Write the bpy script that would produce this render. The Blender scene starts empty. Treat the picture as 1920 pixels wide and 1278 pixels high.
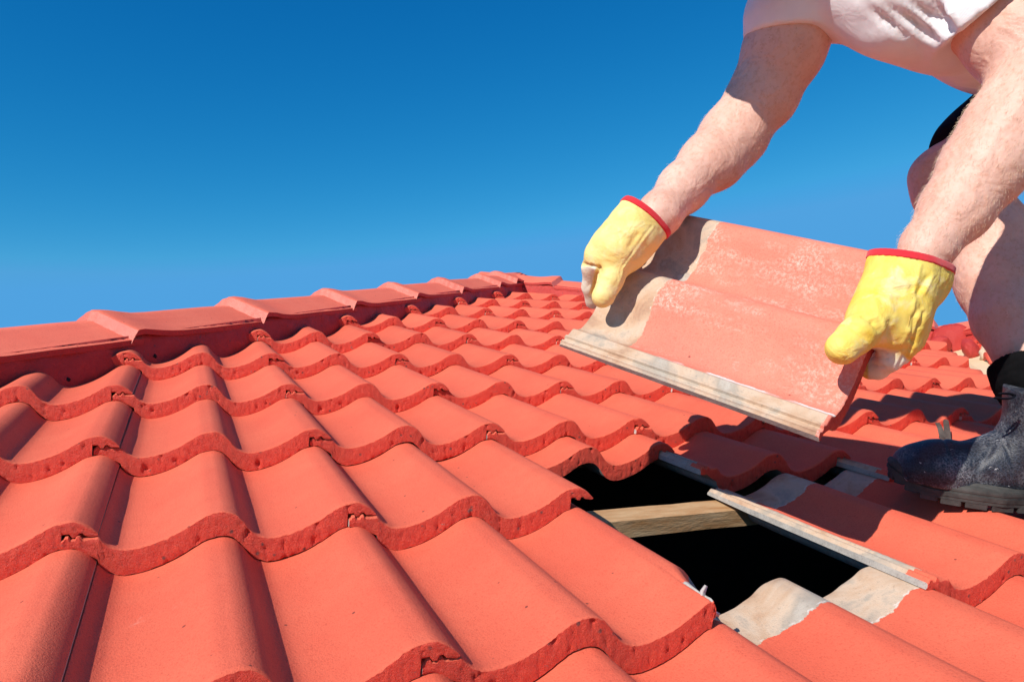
import bpy, bmesh, math, random
import numpy as np
from mathutils import Vector, Matrix, noise
random.seed(7)
R_=math.radians
scene=bpy.context.scene
# ------------------------------------------------------------------ camera
PITCH=R_(17.3); CP,SP,TP=math.cos(PITCH),math.sin(PITCH),math.tan(PITCH)
F=1429.31; CX,CY=960.,639.
RC=np.array([[0.91738025,-0.38940641,0.08231725],[0.01295602,-0.17749473,-0.98403646],[0.39780099,0.90380212,-0.15778501]])
CAM=np.array([0.10295164,-0.23852116,0.3522356])            # in the roof's own frame (u across, v up the slope, n out)
WR=np.array([[1,0,0],[0,CP,-SP],[0,SP,CP]])                 # roof frame -> world
RW=RC@WR.T; CW=WR@CAM
cam=bpy.data.objects.new('camera',bpy.data.cameras.new('camera'))
scene.collection.objects.link(cam); scene.camera=cam
m=Matrix([[RW[0][i],-RW[1][i],-RW[2][i],CW[i]] for i in range(3)]+[[0,0,0,1]])
cam.matrix_world=m
cam.data.sensor_width=36; cam.data.lens=F*36/1920; cam.data.clip_start=.02; cam.data.clip_end=5000
# ------------------------------------------------------------------ light
SUN=WR@np.array([-.69,-.215,.695]); SUN/=np.linalg.norm(SUN)
elev=math.asin(SUN[2]); az=math.atan2(SUN[0],SUN[1])
wd=bpy.data.worlds.new('World'); scene.world=wd; wd.use_nodes=True
nt=wd.node_tree; bg=nt.nodes['Background']
sk=nt.nodes.new('ShaderNodeTexSky'); sk.sky_type='NISHITA'; sk.sun_disc=False
sk.sun_elevation=elev; sk.sun_rotation=az; sk.altitude=1800; sk.air_density=1.0; sk.dust_density=0.0; sk.ozone_density=5.0
# a polarised, very clear sky: deepen each channel's gradient and hold back the glare round the sun
sp_=nt.nodes.new('ShaderNodeSeparateColor'); cb=nt.nodes.new('ShaderNodeCombineColor')
hs=nt.nodes.new('ShaderNodeHueSaturation'); hs.inputs['Saturation'].default_value=1.12
nt.links.new(sk.outputs[0],hs.inputs['Color']); nt.links.new(hs.outputs[0],sp_.inputs[0])
for i,(p_,k_,cap_) in enumerate(((3.2,.62,.75),(1.22,1.17,3.3),(.80,1.78,6.8))):
    a_=nt.nodes.new('ShaderNodeMath'); a_.operation='POWER'; nt.links.new(sp_.outputs[i],a_.inputs[0]); a_.inputs[1].default_value=p_
    b_=nt.nodes.new('ShaderNodeMath'); b_.operation='MULTIPLY'; nt.links.new(a_.outputs[0],b_.inputs[0]); b_.inputs[1].default_value=k_
    c_=nt.nodes.new('ShaderNodeMath'); c_.operation='MINIMUM'; nt.links.new(b_.outputs[0],c_.inputs[0]); c_.inputs[1].default_value=cap_; nt.links.new(c_.outputs[0],cb.inputs[i])
nt.links.new(cb.outputs[0],bg.inputs[0]); bg.inputs[1].default_value=.10
sl=bpy.data.lights.new('sun','SUN'); sl.energy=4.9; sl.angle=R_(.5); sl.color=(1,.95,.88)
so=bpy.data.objects.new('sun',sl); scene.collection.objects.link(so)
so.rotation_euler=Vector(SUN).to_track_quat('Z','Y').to_euler()
vs=scene.view_settings; vs.view_transform='Standard'; vs.look='None'; vs.gamma=1; vs.exposure=.14
# ------------------------------------------------------------------ helpers
COL=scene.collection
def rw(u,v,n): return Vector(WR@np.array([u,v,n]))
def rwa(P): return np.asarray(P)@WR.T
def P(x,y,d):                                              # a point seen at pixel x,y lying d metres out
    return CW+RW.T@np.array([(x-CX)*d/F,(y-CY)*d/F,d])
def px(r,d): return r*d/F
def tag(o,label=None,cat=None,group=None,kind=None):
    for k,v in (('label',label),('category',cat),('group',group),('kind',kind)):
        if v: o[k]=v
    return o
def link(name,me,parent=None,mat=None):
    o=bpy.data.objects.new(name,me); COL.objects.link(o)
    if parent: o.parent=parent
    if mat:
        for x in (mat if isinstance(mat,(list,tuple)) else [mat]): me.materials.append(x)
    return o
def empty(name,loc=(0,0,0)):
    o=bpy.data.objects.new(name,None); COL.objects.link(o); o.location=loc; o.empty_display_size=.1; return o
def mesh(name,V,Fc,smooth=True):
    me=bpy.data.meshes.new(name); me.from_pydata([tuple(map(float,v)) for v in V],[],[tuple(map(int,f)) for f in Fc]); me.validate(); me.update()
    if smooth: me.polygons.foreach_set('use_smooth',[True]*len(me.polygons))
    return me
def fbm(p,s,o=3): return noise.fractal(Vector(p)*s,1.0,2.0,o)
# ---- materials
def newmat(name,rough=.7,spec=.5):
    mt=bpy.data.materials.new(name); mt.use_nodes=True; n=mt.node_tree; b=n.nodes['Principled BSDF']
    b.inputs['Roughness'].default_value=rough; b.inputs['Specular IOR Level'].default_value=spec
    return mt,n,b
def N(n,t,**k):
    x=n.nodes.new(t)
    for a,b in k.items():
        if a in x.inputs: x.inputs[a].default_value=b
        else: setattr(x,a,b)
    return x
def nz(n,co,scale,detail=3,rough=.5,dist=0):
    x=N(n,'ShaderNodeTexNoise'); x.inputs['Scale'].default_value=scale; x.inputs['Detail'].default_value=detail
    x.inputs['Roughness'].default_value=rough; x.inputs['Distortion'].default_value=dist; n.links.new(co,x.inputs['Vector']); return x.outputs['Fac']
def ramp(n,fac,stops,interp='LINEAR'):
    x=N(n,'ShaderNodeValToRGB'); x.color_ramp.interpolation=interp; e=x.color_ramp.elements
    while len(e)<len(stops): e.new(.5)
    for i,(p,c) in enumerate(stops):
        e[i].position=p; e[i].color=(c,c,c,1) if not isinstance(c,tuple) else (*c,1)
    n.links.new(fac,x.inputs[0]); return x.outputs[0]
def mix(n,f,a,b,mode='MIX'):
    x=N(n,'ShaderNodeMix',data_type='RGBA',blend_type=mode)
    for s,val in ((0,f),(6,a),(7,b)):
        if hasattr(val,'is_linked'): n.links.new(val,x.inputs[s])
        else: x.inputs[s].default_value=val if not isinstance(val,tuple) else (*val,1)
    return x.outputs[2]
def math_(n,op,a,b=None,c=None):
    x=N(n,'ShaderNodeMath',operation=op)
    for i,v in enumerate((a,b,c)):
        if v is None: continue
        if hasattr(v,'is_linked'): n.links.new(v,x.inputs[i])
        else: x.inputs[i].default_value=v
    return x.outputs[0]
def bump(n,b,hts,prev=None):
    for h,s,d in hts:
        x=N(n,'ShaderNodeBump'); x.inputs['Strength'].default_value=s; x.inputs['Distance'].default_value=d
        n.links.new(h,x.inputs['Height'])
        if prev is not None: n.links.new(prev,x.inputs['Normal'])
        prev=x.outputs[0]
    n.links.new(prev,b.inputs['Normal'])
RED=(.74,.128,.070); REDD=(.80,.062,.034)
def paint_mat(name,held=False,raw=True,base=RED,rough=.8):
    mt,n,b=newmat(name,rough,.25)
    tc=N(n,'ShaderNodeTexCoord'); co=tc.outputs['Object']; oi=N(n,'ShaderNodeObjectInfo')
    off=N(n,'ShaderNodeVectorMath',operation='MULTIPLY_ADD'); n.links.new(oi.outputs['Random'],off.inputs[0]); off.inputs[1].default_value=(37,53,71); n.links.new(co,off.inputs[2]); cv=off.outputs[0]
    big=nz(n,cv,7,3); mid=nz(n,cv,45,4,.6); fine=nz(n,cv,900,2,.6); grain=nz(n,cv,420,3,.7)
    c1=mix(n,ramp(n,big,[(.3,0.),(.7,1.)]),base,(base[0]*1.05,base[1]*1.22,base[2]*1.2))
    c1=mix(n,ramp(n,mid,[(.3,0.),(.75,.35)]),c1,(base[0]*.93,base[1]*.8,base[2]*.8))
    c1=mix(n,ramp(n,grain,[(.34,.55),(.47,0.)]),c1,(base[0]*.72,base[1]*.6,base[2]*.6))
    hv=N(n,'ShaderNodeHueSaturation'); n.links.new(c1,hv.inputs['Color'])
    mr=N(n,'ShaderNodeMapRange'); n.links.new(oi.outputs['Random'],mr.inputs[0]); mr.inputs[3].default_value=.90; mr.inputs[4].default_value=1.05; n.links.new(mr.outputs[0],hv.inputs['Value']); c1=hv.outputs[0]
    # dark specks and pale scuffs
    vo=N(n,'ShaderNodeTexVoronoi',feature='F1'); vo.inputs['Scale'].default_value=26; n.links.new(cv,vo.inputs['Vector'])
    c1=mix(n,ramp(n,vo.outputs['Distance'],[(.035,.75),(.055,0.)]),c1,(.09,.03,.025))
    sc=math_(n,'MULTIPLY',ramp(n,nz(n,cv,11,2),[(.74,0.),(.80,.8)]),ramp(n,nz(n,cv,150,4,.7),[(.5,0.),(.6,.8)]))
    c1=mix(n,sc,c1,(.74,.36,.28))
    if held:
        st=N(n,'ShaderNodeMapping'); st.inputs['Scale'].default_value=(1,.35,1); n.links.new(co,st.inputs[0])
        w=math_(n,'MULTIPLY',ramp(n,nz(n,st.outputs[0],15,4,.65),[(.48,0.06),(.64,1.)]),ramp(n,nz(n,co,210,5,.8),[(.45,0.),(.62,.95)]))
        c1=mix(n,math_(n,'MULTIPLY',w,.85),c1,(.84,.55,.45)); 
    geo=N(n,'ShaderNodeNewGeometry')
    hts=[(mid,.25,.0025),(grain,.75,.0011),(fine,.45,.0006)]
    if raw:
        sx=N(n,'ShaderNodeSeparateXYZ'); n.links.new(co,sx.inputs[0]); u,v=sx.outputs[0],sx.outputs[1]
        e1=nz(n,cv,60,5,.65); e0=nz(n,cv,9,2)
        vv=math_(n,'ADD',v,math_(n,'MULTIPLY',math_(n,'SUBTRACT',e1,.5),.016)); vv=math_(n,'ADD',vv,math_(n,'MULTIPLY',math_(n,'SUBTRACT',e0,.5),.03))
        m1=math_(n,'GREATER_THAN',vv,.328 if not held else .305)
        uu=math_(n,'ADD',u,math_(n,'MULTIPLY',math_(n,'SUBTRACT',e1,.5),.008))
        m2=math_(n,'MULTIPLY',math_(n,'LESS_THAN',uu,.031+.0 if held else .018),math_(n,'GREATER_THAN',v,.03 if not held else .0045))
        mk=math_(n,'MAXIMUM',m1,m2)
        rr=ramp(n,nz(n,cv,14,4,.6,.5),[(.28,(.36,.20,.13)),(.40,(.52,.34,.22)),(.52,(.58,.43,.31)),(.62,(.40,.33,.26)),(.80,(.58,.53,.46))])
        rr=mix(n,ramp(n,nz(n,cv,260,4,.7),[(.3,.5),(.42,0.)]),rr,(.22,.17,.14))
        c1=mix(n,mk,c1,rr)
        # thin pale flaking line where the paint stops
        d=math_(n,'ABSOLUTE',math_(n,'SUBTRACT',vv,.330 if not held else .307)); fl=math_(n,'MULTIPLY',math_(n,'LESS_THAN',d,.0011 if not held else .0007),math_(n,'MULTIPLY',ramp(n,nz(n,cv,90,3),[(.5,0.),(.56,.45)]),math_(n,'GREATER_THAN',u,.034)))
        c1=mix(n,fl,c1,(.78,.70,.66))
        if held:
            d2=math_(n,'ABSOLUTE',math_(n,'SUBTRACT',uu,.0335)); f2=math_(n,'MULTIPLY',math_(n,'LESS_THAN',d2,.0032),ramp(n,nz(n,cv,14,2),[(.42,0.),(.5,1.)]))
            f2=math_(n,'MULTIPLY',f2,math_(n,'LESS_THAN',v,.29)); c1=mix(n,f2,c1,(.74,.66,.62))
        hts.append((mk,-.6,.0008))
    n.links.new(c1,b.inputs['Base Color']); bump(n,b,hts)
    return mt
def butt_mat(name='tile_edge_paint',base=REDD):
    mt,n,b=newmat(name,.5,.5); co=N(n,'ShaderNodeTexCoord').outputs['Object']; oi=N(n,'ShaderNodeObjectInfo')
    off=N(n,'ShaderNodeVectorMath',operation='MULTIPLY_ADD'); n.links.new(oi.outputs['Random'],off.inputs[0]); off.inputs[1].default_value=(17,23,31); n.links.new(co,off.inputs[2]); cv=off.outputs[0]
    a=nz(n,cv,120,5,.65); g=nz(n,cv,420,4,.7)
    c=mix(n,ramp(n,a,[(.35,0.),(.7,1.)]),base,(base[0]*1.12,base[1]*1.6,base[2]*1.5))
    vo=N(n,'ShaderNodeTexVoronoi',feature='F1'); vo.inputs['Scale'].default_value=75; vo.inputs['Randomness'].default_value=1; n.links.new(cv,vo.inputs['Vector'])
    pit=ramp(n,vo.outputs['Distance'],[(.10,0.),(.22,1.)])
    sel=ramp(n,nz(n,cv,40,2),[(.55,0.),(.6,1.)])
    hole=math_(n,'MULTIPLY',math_(n,'SUBTRACT',1.,pit),sel)
    c=mix(n,math_(n,'MULTIPLY',hole,.8),c,(.10,.07,.06))
    gy=math_(n,'MULTIPLY',ramp(n,nz(n,cv,55,4,.7),[(.68,0.),(.72,1.)]),.7); c=mix(n,gy,c,(.30,.20,.16))
    n.links.new(c,b.inputs['Base Color']); bump(n,b,[(hole,-1.,.002),(a,.7,.003),(g,1.,.0024),(nz(n,cv,900,3,.75),1.,.0013)]); return mt
def concrete_mat(name,c0=(.34,.31,.28),c1=(.5,.46,.41)):
    mt,n,b=newmat(name,.9,.2); co=N(n,'ShaderNodeTexCoord').outputs['Object']
    a=nz(n,co,60,5,.65); g=nz(n,co,500,3,.7)
    c=mix(n,ramp(n,a,[(.3,0.),(.7,1.)]),c0,c1); c=mix(n,ramp(n,g,[(.3,.6),(.45,0.)]),c,(.12,.1,.09))
    n.links.new(c,b.inputs['Base Color']); bump(n,b,[(a,.6,.002),(g,.5,.001)]); return mt
def plain_mat(name,c0,c1,scale=30,rough=.8,bmp=((200,.4,.001),),spec=.3,stretch=None):
    mt,n,b=newmat(name,rough,spec); co=N(n,'ShaderNodeTexCoord').outputs['Object']
    if stretch:
        mp=N(n,'ShaderNodeMapping'); mp.inputs['Scale'].default_value=stretch; n.links.new(co,mp.inputs[0]); co=mp.outputs[0]
    a=nz(n,co,scale,4,.6); c=mix(n,ramp(n,a,[(.3,0.),(.7,1.)]),c0,c1)
    n.links.new(c,b.inputs['Base Color']); bump(n,b,[(nz(n,co,s,4,.65),st,d) for s,st,d in bmp]); return mt
M_tile=paint_mat('tile_paint'); M_held=paint_mat('weathered_tile_paint',held=True,base=(.75,.20,.135),rough=.8)
M_butt=butt_mat(); M_raw=concrete_mat('raw_concrete'); M_cap=paint_mat('ridge_cap_paint',raw=False,base=(.84,.165,.10))
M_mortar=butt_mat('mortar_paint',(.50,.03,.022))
# ------------------------------------------------------------------ tile mesh
G=.3142; PW=.30; DROP=.030; TL=.402
prof=[(-19,-3.4),(-9,.8),(1,1.6),(12,-2.6),(21,-11.5),(26,-18.5),(33,-26),(40,-30),(49,-32.6),(62,-31.9),(76,-28.8),(90,-24.0),(107,-15.7),(122,-6.5),(131,-1.5),(141,.9),(151,1.6),(162,-2.6),(171,-11.5),(176,-18.5),(183,-26),(190,-30),(199,-32.6),(212,-31.9),(226,-28.8),(240,-24.0),(257,-15.7),(272,-6.5),(281,-1.5),(291,.9),(301,1.6),(312,-3.2),(319,-9.),(324,-14.5)]
def spline(pts,x):                                          # Catmull-Rom through the measured profile
    xs=[p[0] for p in pts]; ys=[p[1] for p in pts]
    i=max(0,min(len(xs)-2,int(np.searchsorted(xs,x))-1))
    def sl(j):
        a=max(0,j-1); b=min(len(xs)-1,j+1); return (ys[b]-ys[a])/(xs[b]-xs[a])
    h=xs[i+1]-xs[i]; t=(x-xs[i])/h; m0,m1=sl(i)*h,sl(i+1)*h
    return ys[i]*(2*t**3-3*t*t+1)+m0*(t**3-2*t*t+t)+ys[i+1]*(-2*t**3+3*t*t)+m1*(t**3-t*t)
def top(u): return spline(prof,u*1000)/1000
und=[(-9.5,-19),(-8.6,-17.9),(-7.2,-17.5),(-5.6,-14.4),(-2.8,-14.2),(-1.2,-17.7),(3.4,-18),(5.2,-14.4),(7.8,-14.2),(9.6,-17.3),(12,-18.),(20,-17.9),(23.8,-17.6),(24.6,-17.4)]
def cross():
    """columns of (top point, bottom point) across the tile, in metres"""
    cols=[]
    for u,h in und: cols.append(((u/1000,h/1000),(u/1000,(-27.5-max(0,(u-3))*.62)/1000)))
    us=np.arange(.0262,.2885,.0022)
    for u in us:
        b=top(u)-.0285 if u>.04 else min(top(u)-.0285,-.0275-(u-.003)*.62*1.2)
        cols.append(((u,top(u)),(u,b)))
    cols.append(((.2892,top(.2892)),(.2892,-.0283)))
    cols.append(((.2898,top(.2898)),(.2894,-.0128)))
    hk=[(.2965,-.0122),(.2995,-.0165),(.3035,-.0165),(.3055,-.013),(.3085,-.012),(.3115,-.0155),(.3165,-.0165),(.3205,-.0168),(.3235,-.0165)]
    for u,h in hk: cols.append(((u,top(u)),(u,h)))
    return cols
COLS=cross()
VR=[0,.0012,.003,.006,.012,.025,.05,.09,.14,.19,.24,.28,.32,.36,.385,.398,TL]
def tile_mesh(name,seed,mats,rough=1.0,chip=None,crisp=False):
    cols=COLS; K=len(cols); T=6                            # T steps through the thickness on the butt face
    V=[];Fc=[];mi=[];sharp=set()
    o=Vector((seed*13.7,seed*5.1,seed*2.3))
    def nn(u,h,s): return noise.noise(Vector((u*s,h*s,0))+o)
    def P3(k,t,v):
        (u0,h0),(u1,h1)=cols[k]; u=u0+(u1-u0)*t; h=h0+(h1-h0)*t; return u,h,v
    idx={}
    # top surface
    for k in range(K):
        for j,v in enumerate(VR):
            u,h,vv=P3(k,0,v)
            if j==0:
                e=nn(u,0,260)*.0011+nn(u,1,700)*.0006; h-=.0016+e*rough; vv=.0002+abs(nn(u,2,200))*.0012*rough
            elif j==1: h-=.0006+.5*nn(u,0,260)*.0011*rough
            if 2<=j: h+=nn(u,v,9)*.0007
            if j==len(VR)-1: vv+=nn(u,3,60)*.002; h-=.003
            idx['t',k,j]=len(V); V.append((u,vv,h))
    for k in range(K-1):
        for j in range(len(VR)-1):
            Fc.append((idx['t',k,j],idx['t',k+1,j],idx['t',k+1,j+1],idx['t',k,j+1])); mi.append(0)
    # butt face
    for k in range(K):
        for t in range(1,T+1):
            u,h,v=P3(k,t/T,0)
            d=nn(u,h,150)*.0007+nn(u,h,420)*.0011
            pit=noise.noise(Vector((u*95,h*95,4))+o)
            if pit>.42: d+=(pit-.42)*.012
            if t==T: d=abs(d)*.5+.0006; h+=nn(u,7,200)*.0008
            idx['b',k,t]=len(V); V.append((u,max(-.0012,d)*rough,h))
        idx['b',k,0]=idx['t',k,0]
    for k in range(K-1):
        for t in range(T):
            Fc.append((idx['b',k,t],idx['b',k,t+1],idx['b',k+1,t+1],idx['b',k+1,t])); mi.append(1)
    BV=[0,.02,.1,.2,.3,TL]
    for k in range(K):
        for j,v in enumerate(BV):
            if j==0: idx['u',k,0]=idx['b',k,T]; continue
            u,h,_=P3(k,1,v); 
            if v==TL: h+=.002
            idx['u',k,j]=len(V); V.append((u,v,h))
    for k in range(K-1):
        for j in range(len(BV)-1):
            Fc.append((idx['u',k,j],idx['u',k,j+1],idx['u',k+1,j+1],idx['u',k+1,j])); mi.append(2)
        Fc.append((idx['t',k,len(VR)-1],idx['t',k+1,len(VR)-1],idx['u',k+1,len(BV)-1],idx['u',k,len(BV)-1])); mi.append(2)
    for k,fl in ((0,0),(K-1,1)):                            # side faces
        a=[idx['t',k,j] for j in range(len(VR))]+[idx['u',k,j] for j in range(len(BV)-1,0,-1)]+[idx['b',k,t] for t in range(T,0,-1)]
        Fc.append(tuple(a if fl==0 else a[::-1])); mi.append(2)
    me=mesh(name,V,Fc)
    me.polygons.foreach_set('material_index',mi[:len(me.polygons)])
    for mt in mats: me.materials.append(mt)
    bm=bmesh.new(); bm.from_mesh(me)
    bmesh.ops.recalc_face_normals(bm,faces=bm.faces)
    for e in bm.edges:
        if len(e.link_faces)==2:
            a,b=e.link_faces
            if a.material_index!=b.material_index or a.normal.angle(b.normal,0)>.9: e.smooth=False
    if chip: chip(bm)
    bm.to_mesh(me); bm.free(); return me
VAR=[tile_mesh('roof_tile_mesh',s,[M_tile,M_butt,M_raw]) for s in range(4)]
TILT=math.atan(DROP/G)
def tile_matrix(frame,u,v,n=0,du=0,dv=0,rz=0,rx=0):
    L=Matrix.Translation((u+du,v+dv,n))@Matrix.Rotation(rz,4,'Z')@Matrix.Rotation(-TILT+rx,4,'X')
    return frame@L
FR=Matrix([[*WR[i],0] for i in range(3)]+[[0,0,0,1]])
# measured small shifts of single tiles (row,column) -> up-slope shift
jit={}
def cut(me,planes):
    """keep what lies on the negative side of each (point, normal) plane, given in the tile's own space"""
    m2=me.copy(); bm=bmesh.new(); bm.from_mesh(m2)
    for co,no in planes:
        g=bm.verts[:]+bm.edges[:]+bm.faces[:]
        r=bmesh.ops.bisect_plane(bm,geom=g,plane_co=co,plane_no=no,clear_outer=True)
        es=[e for e in r['geom_cut'] if isinstance(e,bmesh.types.BMEdge)]
        try: bmesh.ops.contextual_create(bm,geom=es)
        except Exception: pass
        if not bm.verts: bm.free(); return None
    bm.to_mesh(m2); bm.free(); return m2
def hip_u(c): return -1.71+.3*c                             # left hip line, in u at course c
def hipr_u(c): return 5.25-.3*c
VX=1.235                                                    # valley
def val_u(c): return VX+.3*c
ordn=['first','second','third','fourth','fifth','sixth','seventh','eighth','ninth','tenth','eleventh','twelfth','thirteenth','fourteenth','fifteenth','sixteenth']
tiles={}
def roof_planes(c0):
    t45=Vector((1,-1,0))
    return
def add_tile(frame,row,col,me,label,planes=None,n=0,du=0,dv=0,group='red concrete tiles laid on the roof'):
    rz=random.uniform(-.0022,.0022); rx=random.uniform(-.001,.0028)
    M=tile_matrix(frame,PW*col,G*row,n,du+random.uniform(-.0008,.0008),dv+random.uniform(-.004,.004),rz,rx)
    if planes:
        Mi=M.inverted(); nm=M.to_3x3().transposed()
        me=cut(me,[(Mi@co,nm@no) for co,no in planes])
        if me is None or len(me.vertices)<40: return None
    o=link('roof_tile',me); o.matrix_world=M
    tag(o,label,'roof tile',group,'thing'); return o
def main_label(row,col):
    r=row-0
    ln={-2:'well below',-1:'below'}
    if row<=0: rowtxt='the bottom course of the picture' if row==0 else 'a course below the picture'
    else: rowtxt='the %s course above the bottom one'%ordn[row-1]
    return rowtxt
z45=Matrix.Identity(3)
hipL_pt=rw(hip_u(0),0,0); hipL_no=Vector((-1,1,0)).normalized()            # outer side is beyond the left hip
hipR_pt=rw(hipr_u(0),0,0); hipR_no=Vector((1,1,0)).normalized()
val_pt=Vector((VX-.06,0,0)); val_no=Vector((1,-1,0)).normalized()
count={}
for row in range(-1,12):
    v0,v1=row,row+TL/G
    lo=hip_u(row)+.0; hi=min(val_u(v1),hipr_u(row))
    cols=[c for c in range(math.floor((lo)/PW)-1,math.ceil(hi/PW)+1)]
    k=0; rowtiles=[]
    for c in cols:
        if row==1 and c==2: continue
        if c*PW+.324<hip_u(row)+.02 or c*PW>hi: continue
        if c<-3 and row<2: continue
        dv=n=0
        if row==2 and c==2: dv=.232
        if row==2 and c==3: dv=.107
        planes=[]
        if c*PW-.02<hip_u(v1)+.05: planes.append((hipL_pt,hipL_no))
        if c*PW+.33>val_u(row)-.07 and row<7.2: planes.append((val_pt,val_no))
        if c*PW+.33>hipr_u(v1)-.05: planes.append((hipR_pt,hipR_no))
        n=-dv*math.tan(TILT)
        me=VAR[(row*5+c*3)%4]
        o=add_tile(FR,row,c,me,'',planes or None,n,0,dv)
        if o is None: continue
        tiles[row,c]=o; rowtiles.append(c)
    nrow=len(rowtiles)
    for i,c in enumerate(rowtiles):
        o=tiles[row,c]
        rt='bottom course' if row==0 else ('course below the bottom one' if row<0 else '%s course up'%ordn[row-1])
        if i==0: where='cut red tile against the left hip'
        elif i==nrow-1: where='cut red tile against the '+('valley' if row<7 else 'right hip')
        elif i<nrow/2: where='red tile, %s from the left hip'%ordn[i]
        else: where='red tile, %s from the right-hand end'%ordn[nrow-1-i]
        o['label']=where+', in the '+rt
if (2,2) in tiles: tiles[2,2]['label']='red tile pushed up the slope, its thick edge arching over the dark hole'
if (2,3) in tiles: tiles[2,3]['label']='shaded red tile pushed up beside the hole, under the held tile'
if (0,2) in tiles: tiles[0,2]['label']='tile below the hole with its bare cream head uncovered in the sun'
if (1,3) in tiles: tiles[1,3]['label']='tile right of the hole with a long bare grey edge and shaded cream head'
if (1,1) in tiles: tiles[1,1]['label']='red tile left of the hole with a broken grey lip at its right corner'
if (2,1) in tiles: tiles[2,1]['label']='red tile whose free hooked corner sticks out over the left of the hole'
o=tiles[1,1]; me=o.data.copy(); o.data=me                   # its hooked lip is broken off near the butt
for v in me.vertices:
    u,w,h=v.co
    if u>.284 and w<.075:
        k=min(1,max(0,(.062+noise.noise(Vector((u*90,3,1)))*.008-w)/.014)); v.co.x=u-k*(u-.2865-noise.noise(Vector((w*120,h*60,2)))*.003)*.9
        v.co.z=h-k*(.003+noise.noise(Vector((w*80,u*50,7)))*.002)
for p in me.polygons:
    c=p.center
    if c.x>.2825 and .001<c.y<.068: p.material_index=2
# ------------------------------------------------------------------ wing roof beyond the valley
WF=Matrix(((0,CP,-SP,VX),(-1,0,0,0),(0,SP,CP,0),(0,0,0,1)))
wing_top=6.63
for row in range(2,7):
    for c in range(-7,1):
        u0=c*PW+.09
        # wing course frame: u runs towards the viewer; valley where u = -.3*course
        if u0+.33<-.3*(row+TL/G)-.02: continue
        planes=[]
        if u0<-.3*row+.09: planes.append((Vector((VX+.06,0,0)),Vector((-1,1,0)).normalized()))
        rr=(Vector((VX+.3*wing_top+.0,0,0)),Vector((1,0,0)))
        if row>=6: planes.append(rr)
        M=tile_matrix(WF,u0,G*row,0,0,random.uniform(-.003,.003),random.uniform(-.002,.002))
        me=VAR[(row+c)%4]
        if planes:
            Mi=M.inverted(); nm=M.to_3x3().transposed(); me=cut(me,[(Mi@a,nm@b) for a,b in planes])
            if me is None or len(me.vertices)<40: continue
        o=link('wing_roof_tile',me); o.matrix_world=M; o.name='roof_tile'
        pos='%s tile out from the valley'%ordn[c+6+0] if c+6>=0 else 'innermost tile at the valley'
        tag(o,'red tile beyond the valley, %s, %s course up'%(pos,ordn[row-2]),'roof tile','tiles of the far roof beyond the valley','thing')
# ------------------------------------------------------------------ hip caps
CAPE=.4475
def cap_mesh(seed,length=.47,w=.122,h=.062):
    o=Vector((seed*7.7,0,seed)); V=[];Fc=[]
    # profile: rounded apex, straight flanks; x across, y along (lower end y=0), z up
    pr=[]
    for t in np.linspace(-1,1,41):
        a=abs(t); z=h*(1-a)-.006*math.exp(-(a/.10)**2)
        pr.append((t*w,z,t))
    ys=[0,.003,.010,.025,.045,.075,.11,.15,.25,.35,length]
    lift=[.0115,.0135,.0140,.0135,.0115,.0060,.0015,0,0,0,0]
    thick=.016
    K=len(pr)
    for j,y in enumerate(ys):
        for (x,z,t) in pr:
            l=lift[j]; s=1+.05*max(0,1-y/.10)
            e=noise.noise(Vector((x*60,y*60,0))+o)*.0012+noise.noise(Vector((x*9,y*9,3))+o)*.0018
            yy=y+(noise.noise(Vector((x*70,0,5))+o)*.003+(abs(t)**3)*.004 if j<2 else 0)
            tap=0
            V.append((x*s,yy,z+l+e+tap))
    for j in range(len(ys)-1):
        for k in range(K-1): a=j*K+k; Fc.append((a,a+1,a+K+1,a+K))
    nt=len(V); rows=5
    for r in range(1,rows+1):                                # butt face going down
        for k,(x,z,t) in enumerate(pr):
            p=V[k]; f=r/rows
            th=.027
            V.append((p[0]*(1-.03*f),p[1]-f*.020+noise.noise(Vector((p[0]*160,f*9,9))+o)*.0022,p[2]-th*f))
    mi=[0]*len(Fc)
    def id_(r,k): return k if r==0 else nt+(r-1)*K+k
    for r in range(rows):
        for k in range(K-1): Fc.append((id_(r,k),id_(r+1,k),id_(r+1,k+1),id_(r,k+1))); mi.append(1)
    # edges down the flanks, in the darker mortar red to paint their shade
    for k in (0,K-1):
        base=[]
        for j in range(len(ys)):
            p=V[j*K+k]; base.append(len(V)); V.append((p[0]*.985,p[1]-(.0 if j else .01),p[2]-.012))
        for j in range(len(ys)-1): Fc.append((j*K+k,(j+1)*K+k,base[j+1],base[j])); mi.append(2)
    me=mesh('hip_cap_mesh',V,Fc); me.polygons.foreach_set('material_index',mi)
    me.materials.append(M_cap); me.materials.append(M_capend); me.materials.append(M_mortar)
    bm=bmesh.new(); bm.from_mesh(me); bmesh.ops.recalc_face_normals(bm,faces=bm.faces)
    for e in bm.edges:
        if len(e.link_faces)==2 and e.link_faces[0].material_index!=e.link_faces[1].material_index: e.smooth=False
    bm.to_mesh(me); bm.free(); return me
M_capend=paint_mat('cap_collar_paint',raw=False,base=(.70,.17,.12),rough=.38)
CAPS=[cap_mesh(s) for s in range(3)]
def line_frame(p0,d):                                        # y axis along d (up the hip), z as upright as it can be
    y=d.normalized(); x=y.cross(Vector((0,0,1))).normalized(); z=x.cross(y); 
    return x,y,z
def place_cap(me,p,d,label,roll=0):
    x,y,z=line_frame(p,d); M=Matrix(((x.x,y.x,z.x,p.x),(x.y,y.y,z.y,p.y),(x.z,y.z,z.z,p.z),(0,0,0,1)))
    o=link('hip_cap',me); o.matrix_world=M@Matrix.Rotation(R_(random.uniform(-.5,.5)),4,'Z')@Matrix.Rotation(-.020,4,'X'); tag(o,label,'ridge cap','angular red caps along the hips and ridge'); return o
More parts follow.
